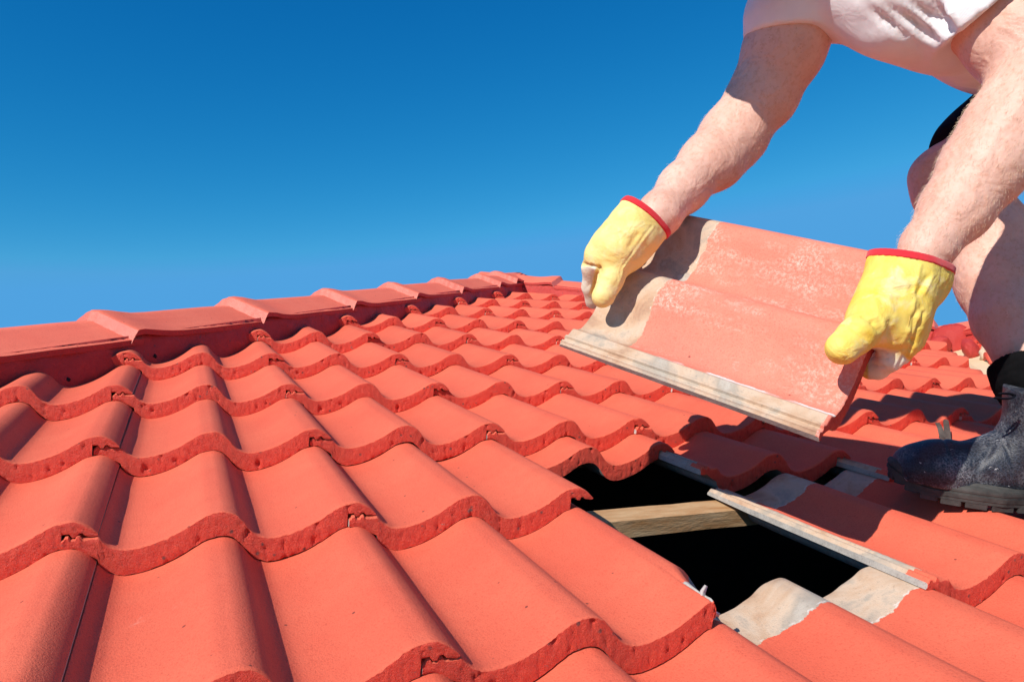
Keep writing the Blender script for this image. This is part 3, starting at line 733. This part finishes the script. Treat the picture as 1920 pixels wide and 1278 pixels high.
boot=[cone(fp(.268,0,.038),fp(.235,.010,.042),.030,.035,.02),cone(fp(.262,-.020,.036),fp(.262,.026,.036),.030,.030,.02),cone(fp(.235,.008,.042),fp(.165,.006,.050),.036,.036,.03),
      cone(fp(.225,-.015,.034),fp(.225,.022,.034),.030,.030,.03),cone(fp(.165,.006,.048),fp(.045,0,.050),.036,.038,.03),cone(fp(.165,.0,.052),fp(.120,0,.088),.032,.040,.03),cone(fp(.108,.004,.105),fp(.106,.006,.230),.050,.062,.02),
      cone(fp(.045,0,.052),fp(.060,0,.120),.037,.044,.03)]
b0=half(fp(0,0,.022),-FA[:,2]); top_=half(fp(.105,0,.170),FA[:,2]*1.0-FA[:,0]*.1)
def crease(V):
    L=(V-F0)@FA; x,y,z=L.T
    d=-.0022*np.exp(-((x-.232-.10*(z-.06))/.0035)**2)*(z<.2)         # toe-cap seam
    d+=-.0016*np.exp(-((x-.150-.35*(z-.06))/.003)**2)                # vamp seam
    d+=-.0014*np.exp(-((x-.205+.03*np.sin(y*60))/.006)**2)-.0014*np.exp(-((x-.190+.02*np.sin(y*50+1))/.005)**2)
    return d+vnoise(V,18,.0022,5)
bo=blob('boot',boot,.0028,M_boot,person,carve=lambda Q:np.maximum(b0(Q),top_(Q)),disp=crease)
# elastic side gusset and pull loop
def sole_mesh():
    out=[]
    for t in np.linspace(0,2*math.pi,160,endpoint=False):
        x=.152+.156*math.cos(t); wdt=.050+.010*math.sin((x-.03)*9); 
        if .09<x<.16: wdt-=.008*math.sin((x-.09)/.07*math.pi)
        y=math.copysign(abs(math.sin(t))**.72,math.sin(t))*wdt+.004; out.append((x,y))
    V=[];Fc=[];n=len(out)
    lay=[(.030,.90),(.028,.985),(.024,1.0),(.0205,1.0),(.0195,.975),(.018,1.0),(.012,1.0),(.011,.985),(.006,.99)]
    for z,s in lay:
        for x,y in out: V.append(fp(.152+(x-.152)*s,y*s,z+.016*max(0,(x-.25)/.055)**2))
    for j in range(len(lay)-1):
        for i in range(n): a=j*n+i; b=j*n+(i+1)%n; Fc.append((a,b,b+n,a+n))
    Fc.append(tuple(range(n))); Fc.append(tuple(range((len(lay)-1)*n,len(lay)*n))[::-1])
    # lugs
    for i in range(0,n,6):
        x,y=out[i]; 
        if .105<x<.135: continue
        x2,y2=out[(i+5)%n]; k=len(V); lift=.016*max(0,(x-.25)/.055)**2
        for zz in (.0075,-.002):
            for (a_,b_) in ((x,y),(x2,y2),(x2*.75+.152*.25,y2*.62),(x*.75+.152*.25,y*.62)):
                V.append(fp(.152+(a_-.152)*.985,b_*.985,zz+lift))
        for f in ((0,1,2,3),(7,6,5,4),(0,4,5,1),(1,5,6,2),(2,6,7,3),(3,7,4,0)): Fc.append(tuple(k+q for q in f))
    me=mesh('sole',V,Fc,False); bm=bmesh.new(); bm.from_mesh(me); bmesh.ops.recalc_face_normals(bm,faces=bm.faces)
    bmesh.ops.bevel(bm,geom=[e for e in bm.edges if len(e.link_faces)==2 and e.calc_face_angle(0)>.9],offset=.0009,segments=2,affect='EDGES')
    bm.to_mesh(me); bm.free(); return me
link('sole',sole_mesh(),bo,M_sole)
def tube(name,pts,r,mat,parent,seg=8,flat=None):
    V=[];Fc=[];pts=[np.array(p,float) for p in pts];n=len(pts)
    for i,p in enumerate(pts):
        d=pts[min(i+1,n-1)]-pts[max(i-1,0)]; d/=np.linalg.norm(d); e1=np.cross(d,[.1,.3,.95]); e1/=np.linalg.norm(e1); e2=np.cross(d,e1)
        for k in range(seg):
            a=2*math.pi*k/seg; V.append(p+r*(math.cos(a)*e1+math.sin(a)*e2*(flat or 1)))
    for i in range(n-1):
        for k in range(seg): a=i*seg+k; b=i*seg+(k+1)%seg; Fc.append((a,b,b+seg,a+seg))
    Fc.append(tuple(range(seg))[::-1]); Fc.append(tuple(range((n-1)*seg,n*seg)))
    return link(name,mesh(name,V,Fc),parent,mat)
lp=[]
for t in np.linspace(0,1,24):
    a=t*math.pi*1.25+1.0; lp.append(P(1878-24*math.cos(a),738+8*math.sin(a)+8*t,1.075))
tube('pull_loop',lp,.0028,M_black,bo,8,.5)
M_gus=cloth_mat('elastic_gusset',(.03,.028,.026),(.06,.055,.05))
# second boot, out of frame on the right, standing on the tiles
rt=P(2340,800,1.28); 
b2=[cone(rt+np.array([-.10,.10,-.10]),rt+np.array([0,0,-.09]),.042,.045,.03),cone(rt+np.array([0,0,-.09]),rt+np.array([0,0,.05]),.045,.048,.02)]
blob('boot',b2,.005,M_boot,person)
# ------------------------------------------------------------------ gloves
def glove_mat(name,c0,c1,c2,p0=(.78,.70,.52),p1=(.84,.79,.66)):
    mt,n,b=newmat(name,.62,.35); co=N(n,'ShaderNodeTexCoord').outputs['Object']
    a=nz(n,co,22,4,.6,.4); w=nz(n,co,75,4,.65,.8)
    c=mix(n,ramp(n,a,[(.32,0.),(.68,1.)]),c0,c1); c=mix(n,ramp(n,nz(n,co,24,4,.65,.5),[(.54,0.),(.70,.6)]),c,c2)  # pale patches paint sheen highlights into the yellow leather
    at=N(n,'ShaderNodeAttribute',attribute_name='palm'); c=mix(n,at.outputs['Fac'],c,mix(n,ramp(n,nz(n,co,50,4,.6),[(.35,0.),(.7,1.)]),p0,p1))
    n.links.new(c,b.inputs['Base Color']); b.inputs['Subsurface Weight'].default_value=.05
    bump(n,b,[(nz(n,co,22,3,.55,1.2),.6,.008),(w,.3,.0025),(nz(n,co,420,3,.6),.3,.0006)]); return mt
M_glove=glove_mat('yellow_leather',(.85,.56,.06),(.87,.68,.17),(.88,.80,.50)); M_palm=glove_mat('cream_leather',(.78,.70,.52),(.84,.79,.66),(.66,.56,.40)); M_trim=cloth_mat('red_binding',(.62,.02,.03),(.72,.03,.04))
M_seam=plain_mat('stitching',(.55,.36,.07),(.70,.50,.14),300,.8,((600,.6,.0006),),.2)
M_gloveL=glove_mat('pale_yellow_leather',(.85,.61,.18),(.87,.70,.29),(.86,.76,.44))
def pix(V): L=(V-CW)@RW.T; return CX+F*L[:,0]/L[:,2],CY+F*L[:,1]/L[:,2],L[:,2]
def glove(prims,open_,mat,marks,palm,name,lab,seams=()):
    """open_: (centre, outward normal) of the cuff opening"""
    pt,nr=open_; hf=half(pt,nr)
    inner=[(q[0],q[1],q[2],q[3]-.0035,q[4]-.0035,q[5]) if q[0]=='c' else q for q in prims]
    def fn(Q):
        o=np.maximum(sdf(prims,Q),hf(Q)); i=sdf(inner,Q); dep=-hf(Q)-.035
        return np.maximum(o,-np.maximum(i,dep))
    lo,hi=bounds(prims,.01); V,Fq,Nn=surface(fn,lo,hi,.0021)
    X,Y,Z=pix(V); d=vnoise(V,24,.0012,2,2)+vnoise(V,80,.0004,8,1)
    for (pts,w_,a_) in marks:
        a_=a_*.6; w_=w_*1.15
        for (x0,y0),(x1,y1) in zip(pts[:-1],pts[1:]):
            dx,dy=x1-x0,y1-y0; L=math.hypot(dx,dy); t=np.clip(((X-x0)*dx+(Y-y0)*dy)/L/L,0,1); dd=np.hypot(X-x0-t*dx,Y-y0-t*dy)
            front=(Nn@(-(V-CW).T/np.linalg.norm(V-CW,axis=1)).T.T if False else ((Nn*(CW-V)).sum(1)>0))
            d=d+a_*np.exp(-(dd/w_)**2)*front
    hdst=np.abs(hf(V)); d*=np.clip(hdst/.004,0,1); V=V+Nn*d[:,None]
    me=mesh(name,V,Fq); bm=bmesh.new(); bm.from_mesh(me); bmesh.ops.recalc_face_normals(bm,faces=bm.faces); bm.to_mesh(me); bm.free()
    o=link('glove',me,person,[mat]); o['label']=lab
    at=me.attributes.new('palm','FLOAT','POINT'); at.data.foreach_set('value',palm(V).astype(np.float32))
    for pts in seams:
        L_=[]
        for (x0,y0),(x1,y1) in zip(pts[:-1],pts[1:]):
            for t in np.linspace(0,1,8,endpoint=False):
                x,y=x0+(x1-x0)*t,y0+(y1-y0)*t; zs=np.arange(.85,1.3,.0015); Q=np.array([P(x,y,z) for z in zs]); dd=sdf(prims,Q); k=np.where(dd<0.0006)[0]
                if len(k): L_.append(Q[k[0]]+(Q[k[0]]-CW)*.0006)
        if len(L_)>3: tube('seam',L_,.0006,M_seam,o,6)
    # red binding: the ring of surface within a few mm of the opening
    ring=lambda Q: np.maximum(np.maximum(sdf(prims,Q)-.0016,-(sdf(prims,Q)+.004)),np.abs(hf(Q)+.002)-.0052)
    V2,F2,_=surface(ring,lo,hi,.0019); tr=link('cuff_trim',mesh('cuff_trim',V2,F2),o,M_trim)
    return o
# near glove on the thick end
g1=pch([(1682,462,1.01,44),(1672,515,.995,38),(1660,552,.975,36)],.03)+pch([(1712,470,1.02,52),(1702,525,1.00,44),(1690,556,.985,40)],.03)+pch([(1744,480,1.035,44),(1728,530,1.02,36),(1704,566,1.00,34)],.03)
g1+=pch([(1655,555,.972,37),(1636,596,.955,36),(1618,622,.943,32)],.03)+pch([(1690,560,.982,42),(1682,600,.972,40),(1676,626,.966,36)],.03)+pch([(1700,572,1.00,32),(1698,612,.99,30),(1688,640,.98,28)],.02)
g1+=pch([(1640,592,.945,30),(1606,628,.925,31),(1580,653,.915,31)],.012)              # thumb
g1+=pch([(1690,600,.97,30),(1692,642,.965,27),(1668,674,.968,22),(1646,690,.985,19),(1632,694,1.005,17)],.008)   # index
g1+=pch([(1700,600,.99,28),(1703,636,.99,26),(1684,662,1.0,22),(1660,668,1.02,19),(1646,664,1.045,17)],.006)
g1+=pch([(1705,590,1.015,27),(1712,622,1.02,24),(1694,642,1.035,21),(1672,640,1.055,18)],.006)
g1+=pch([(1705,575,1.04,24),(1718,596,1.05,21),(1704,612,1.065,18),(1684,608,1.08,16)],.006)
nr=P(1732,388,.985)-P(1712,486,.985)
gl1=glove(g1,(P(1712,482,.985),nr),M_glove,
   [([(1726,498),(1720,520),(1713,545),(1715,565),(1710,590),(1704,620),(1690,648)],3.2,.0020),([(1640,528),(1672,524),(1700,536)],5,.0045),([(1645,540),(1690,544)],4,-.0045),([(1650,552),(1680,556)],4,.003),([(1738,520),(1722,548)],4,-.004),([(1750,515),(1733,548)],3,.003),([(1724,604),(1714,640),(1700,672)],3,-.0065),([(1732,585),(1727,612)],2.5,-.004),([(1640,655),(1662,662)],2,-.003),([(1636,668),(1664,672)],2,-.003),([(1634,682),(1656,688)],2,-.003),([(1700,655),(1684,690)],2.5,-.004),([(1716,600),(1708,635)],3,-.004),([(1600,615),(1622,634)],4,-.0025),([(1655,600),(1662,640)],4,.0025),([(1668,600),(1674,640)],4,-.0025),([(1660,500),(1668,520)],5,-.002),([(1618,592),(1636,604),(1645,618)],4,-.003),([(1728,575),(1712,592),(1706,610)],4,-.003),([(1722,590),(1716,625)],3,.002),([(1655,560),(1672,590)],6,-.002)],
   lambda c:((lambda X,Y,Z:np.clip(((Y-642)-(X-1672)*1.0)/5,0,1)*np.clip((X-1626)/4,0,1)*np.clip((Z-.945)/.008,0,1)*(Y>640))(*pix(c))),'glove','near yellow glove gripping the thick red end of the tile',[[(1722,494),(1717,520),(1709,545),(1711,565),(1707,590),(1701,620),(1686,650)]])
# far glove on the bare head
g2=pch([(1186,392,1.165,26),(1168,425,1.160,26),(1140,460,1.165,28),(1122,478,1.17,24)],.02)+pch([(1210,408,1.165,28),(1190,440,1.155,30),(1160,472,1.155,30),(1140,492,1.16,26)],.02)+pch([(1234,428,1.175,24),(1206,450,1.165,24),(1180,478,1.165,24),(1160,498,1.165,20)],.02)
g2+=pch([(1160,488,1.155,25),(1146,524,1.150,23),(1131,555,1.146,22)],.008)            # thumb
g2+=pch([(1122,482,1.17,27),(1112,502,1.185,21),(1108,536,1.205,16),(1112,566,1.225,14)],.006)
g2+=pch([(1135,470,1.19,26),(1124,488,1.215,19),(1122,520,1.235,16),(1128,550,1.25,14)],.006)
g2+=pch([(1150,455,1.21,24),(1142,472,1.24,18),(1140,500,1.26,15),(1146,526,1.27,13)],.006)
g2+=pch([(1165,440,1.23,22),(1160,456,1.26,17),(1160,482,1.28,14)],.006)
nr2=P(1270,322,1.185)-P(1207,402,1.17)
gl2=glove(g2,(P(1207,402,1.17),nr2+(P(0,-10,1)-P(0,0,1))*.4),M_gloveL,
   [([(1226,425),(1206,450),(1188,476),(1170,500),(1158,540),(1148,572)],1.8,.0014),([(1222,424),(1202,449),(1184,475),(1166,500)],1.5,-.0012),([(1092,494),(1108,498),(1124,502)],2.2,-.005),([(1122,500),(1116,530),(1108,556)],2.2,-.005),([(1130,430),(1160,448)],5,-.0025),([(1140,418),(1178,440)],4,.0025),([(1180,462),(1196,440)],4,-.003),([(1120,520),(1140,526)],2.5,-.002),([(1150,404),(1172,408)],5,-.002),([(1124,503),(1128,512)],4,-.003)],
   lambda c:((lambda X,Y,Z:np.maximum(np.clip((Y-498)/3,0,1)*np.clip((1119-(Y-503)*.25-X)/3,0,1),1.*(Z>1.20)*(Y>505)))(*pix(c))),'glove','far yellow glove holding the bare cream head of the tile',[[(1226,427),(1206,452),(1190,476),(1173,500),(1162,530),(1153,560)]])
# ------------------------------------------------------------------ fair body hair on the forearms and shin
def hair(name,ch,count,length,seed,mat,droop=(0,0,-.3)):
    rnd=random.Random(seed); me=bodyo.data; pr=pch(ch,.02)
    vs_=np.array([v.co[:] for v in me.vertices]); ns=np.array([v.normal[:] for v in me.vertices])
    d=sdf(pr,vs_); ids=np.where(np.abs(d)<.012)[0]
    A=P(*ch[0][:3]);Bp=P(*ch[-1][:3]); ax=Bp-A; ax/=np.linalg.norm(ax)
    V=[];Fc=[]
    for i in range(count):
        k=rnd.choice(ids); p=vs_[k]+np.array([rnd.uniform(-.005,.005) for _ in range(3)]); n_=ns[k]; p=p-n_*sdf(body,p[None])[0]
        t=ax*rnd.uniform(.5,1.2)+np.cross(n_,ax)*rnd.uniform(-.5,.5)+n_*rnd.uniform(.25,.8)+np.array(droop)*.2; t/=np.linalg.norm(t)
        L=length*rnd.uniform(.5,1.2); side=np.cross(t,n_); side/=np.linalg.norm(side)+1e-9; w=.00012
        q=p+t*L*.5; q2=p+t*L-n_*L*.25+side*L*rnd.uniform(-.2,.2); b=len(V)
        V+= [p-side*w,p+side*w,p+n_*w*1.6,q-side*w*.8,q+side*w*.8,q+n_*w*1.2,q2]
        Fc+=[(b,b+1,b+4,b+3),(b+1,b+2,b+5,b+4),(b+2,b,b+3,b+5),(b+3,b+4,b+6),(b+4,b+5,b+6),(b+5,b+3,b+6)]
    o=link(name,mesh(name,V,Fc),person,mat); o['kind']='stuff'; return o
M_hair=plain_mat('fair_hair',(.88,.66,.44),(.94,.78,.58),20,.4,((200,.1,.0001),),.5)
hair('arm_hair',armL[3:9],3000,.010,1,M_hair); hair('arm_hair',armR[3:8],1300,.008,2,M_hair); hair('leg_hair',legL[4:9],900,.009,3,M_hair)
# ------------------------------------------------------------------ small things behind the boot
M_tool=plain_mat('dark_worn_metal',(.05,.04,.035),(.13,.11,.095),60,.6,((150,.6,.001),),.5)
tr=empty('hand_tool',tuple(rw(1.56,.80,-.02)))
tag(tr,'small dark two-pronged tool lying in the shade behind the boot','tool',None,'thing')
def rod(name,pts,ws,par,mat):
    V=[];Fc=[]
    for (x,y,d),(w,dd) in zip(pts,ws):
        for a_,b_ in ((-w,-dd),(w,-dd),(w,dd),(-w,dd)): V.append(P(x+a_,y,d+b_/F*1.5))
    for i in range(len(pts)-1):
        for k in range(4): a=i*4+k;b=i*4+(k+1)%4; Fc.append((a,b,b+4,a+4))
    Fc+=[(3,2,1,0),tuple(range(len(V)-4,len(V)))]
    me=mesh(name,V,Fc,False); bm=bmesh.new(); bm.from_mesh(me); bmesh.ops.recalc_face_normals(bm,faces=bm.faces); bmesh.ops.bevel(bm,geom=bm.edges[:],offset=.0015,segments=2,affect='EDGES'); bm.to_mesh(me); bm.free()
    o=link(name,me,None,mat); o.parent=par; o.matrix_parent_inverse=par.matrix_world.inverted() if par else Matrix(); return o
bpy.context.view_layer.update()
D0=1.62
rod('prong',[(1757,792,D0),(1762,800,D0),(1768,822,D0-.01),(1772,828,D0-.01)],[(5,5),(5,6),(6,6),(5,6)],tr,M_tool)
rod('prong',[(1773,786,D0),(1775,800,D0),(1777,826,D0-.01),(1778,834,D0-.01)],[(5,5),(6,6),(7,6),(6,6)],tr,M_tool)
M_blue=plain_mat('blue_plastic',(.03,.14,.34),(.04,.18,.40),30,.4)
bo_=rod('plastic_offcut',[(1818,830,1.55),(1835,829,1.55),(1850,832,1.54),(1865,836,1.53)],[(3,3),(5,4),(5,4),(4,4)],None,M_blue); tag(bo_,'sliver of blue plastic on the tiles just behind the boot','offcut',None,'thing')
for o in list(bpy.data.objects):
    if o.parent is person: o.matrix_parent_inverse=person.matrix_world.inverted()

# dark balls set in the left hip's mortar paint the shade of weep holes
from mathutils.bvhtree import BVHTree
mo=[o for o in bpy.data.objects if o.name.startswith('mortar_bedding')][0]
bv=BVHTree.FromPolygons([v.co for v in mo.data.vertices],[p.vertices[:] for p in mo.data.polygons])
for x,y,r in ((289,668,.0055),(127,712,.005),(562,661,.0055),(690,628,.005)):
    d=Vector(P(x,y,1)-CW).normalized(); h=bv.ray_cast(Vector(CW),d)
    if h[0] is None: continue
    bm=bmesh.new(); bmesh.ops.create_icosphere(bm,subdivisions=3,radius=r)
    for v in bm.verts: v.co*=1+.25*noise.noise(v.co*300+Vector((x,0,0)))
    me=bpy.data.meshes.new('weep_hole_shade'); bm.to_mesh(me); bm.free(); w_=link('weep_hole_shade',me,mo,M_hole_shade); w_.location=h[0]+d*r*.55

# the pale broken lip left standing on the tile beside the hole, 
tl=tiles[1,1]
V=[];Fc=[];arc=[(1324,1097),(1318,1108),(1317,1120),(1321,1132),(1329,1142),(1340,1149),(1349,1153)]; n_=len(arc)
for i,(x,y) in enumerate(arc):
    j=arc[min(i+1,n_-1)]; k=arc[max(i-1,0)]; dx,dy=j[0]-k[0],j[1]-k[1]; L=math.hypot(dx,dy); nx,ny=-dy/L,dx/L; w_=5.5 if 0<i<n_-1 else 3.5
    for q in range(10):
        a_=2*math.pi*q/10; r=1+.35*noise.noise(Vector((i*.9,q*.8,3))); V.append(P(x+nx*w_*math.cos(a_)*r,y+ny*w_*math.cos(a_)*r,.768+.006*math.sin(a_)*r-i*.0004))
for i in range(n_-1):
    for q in range(10): a_=i*10+q; b_=i*10+(q+1)%10; Fc.append((a_,b_,b_+10,a_+10))
Fc+=[tuple(range(10))[::-1],tuple(range((n_-1)*10,n_*10))]
bl=link('broken_lip',mesh('broken_lip',V,Fc),None,concrete_mat('pale_broken_edge',(.42,.36,.33),(.66,.60,.57))); bpy.context.view_layer.update(); bl.parent=tl; bl.matrix_parent_inverse=tl.matrix_world.inverted(); bl['label']='pale curled broken lip of bare concrete'
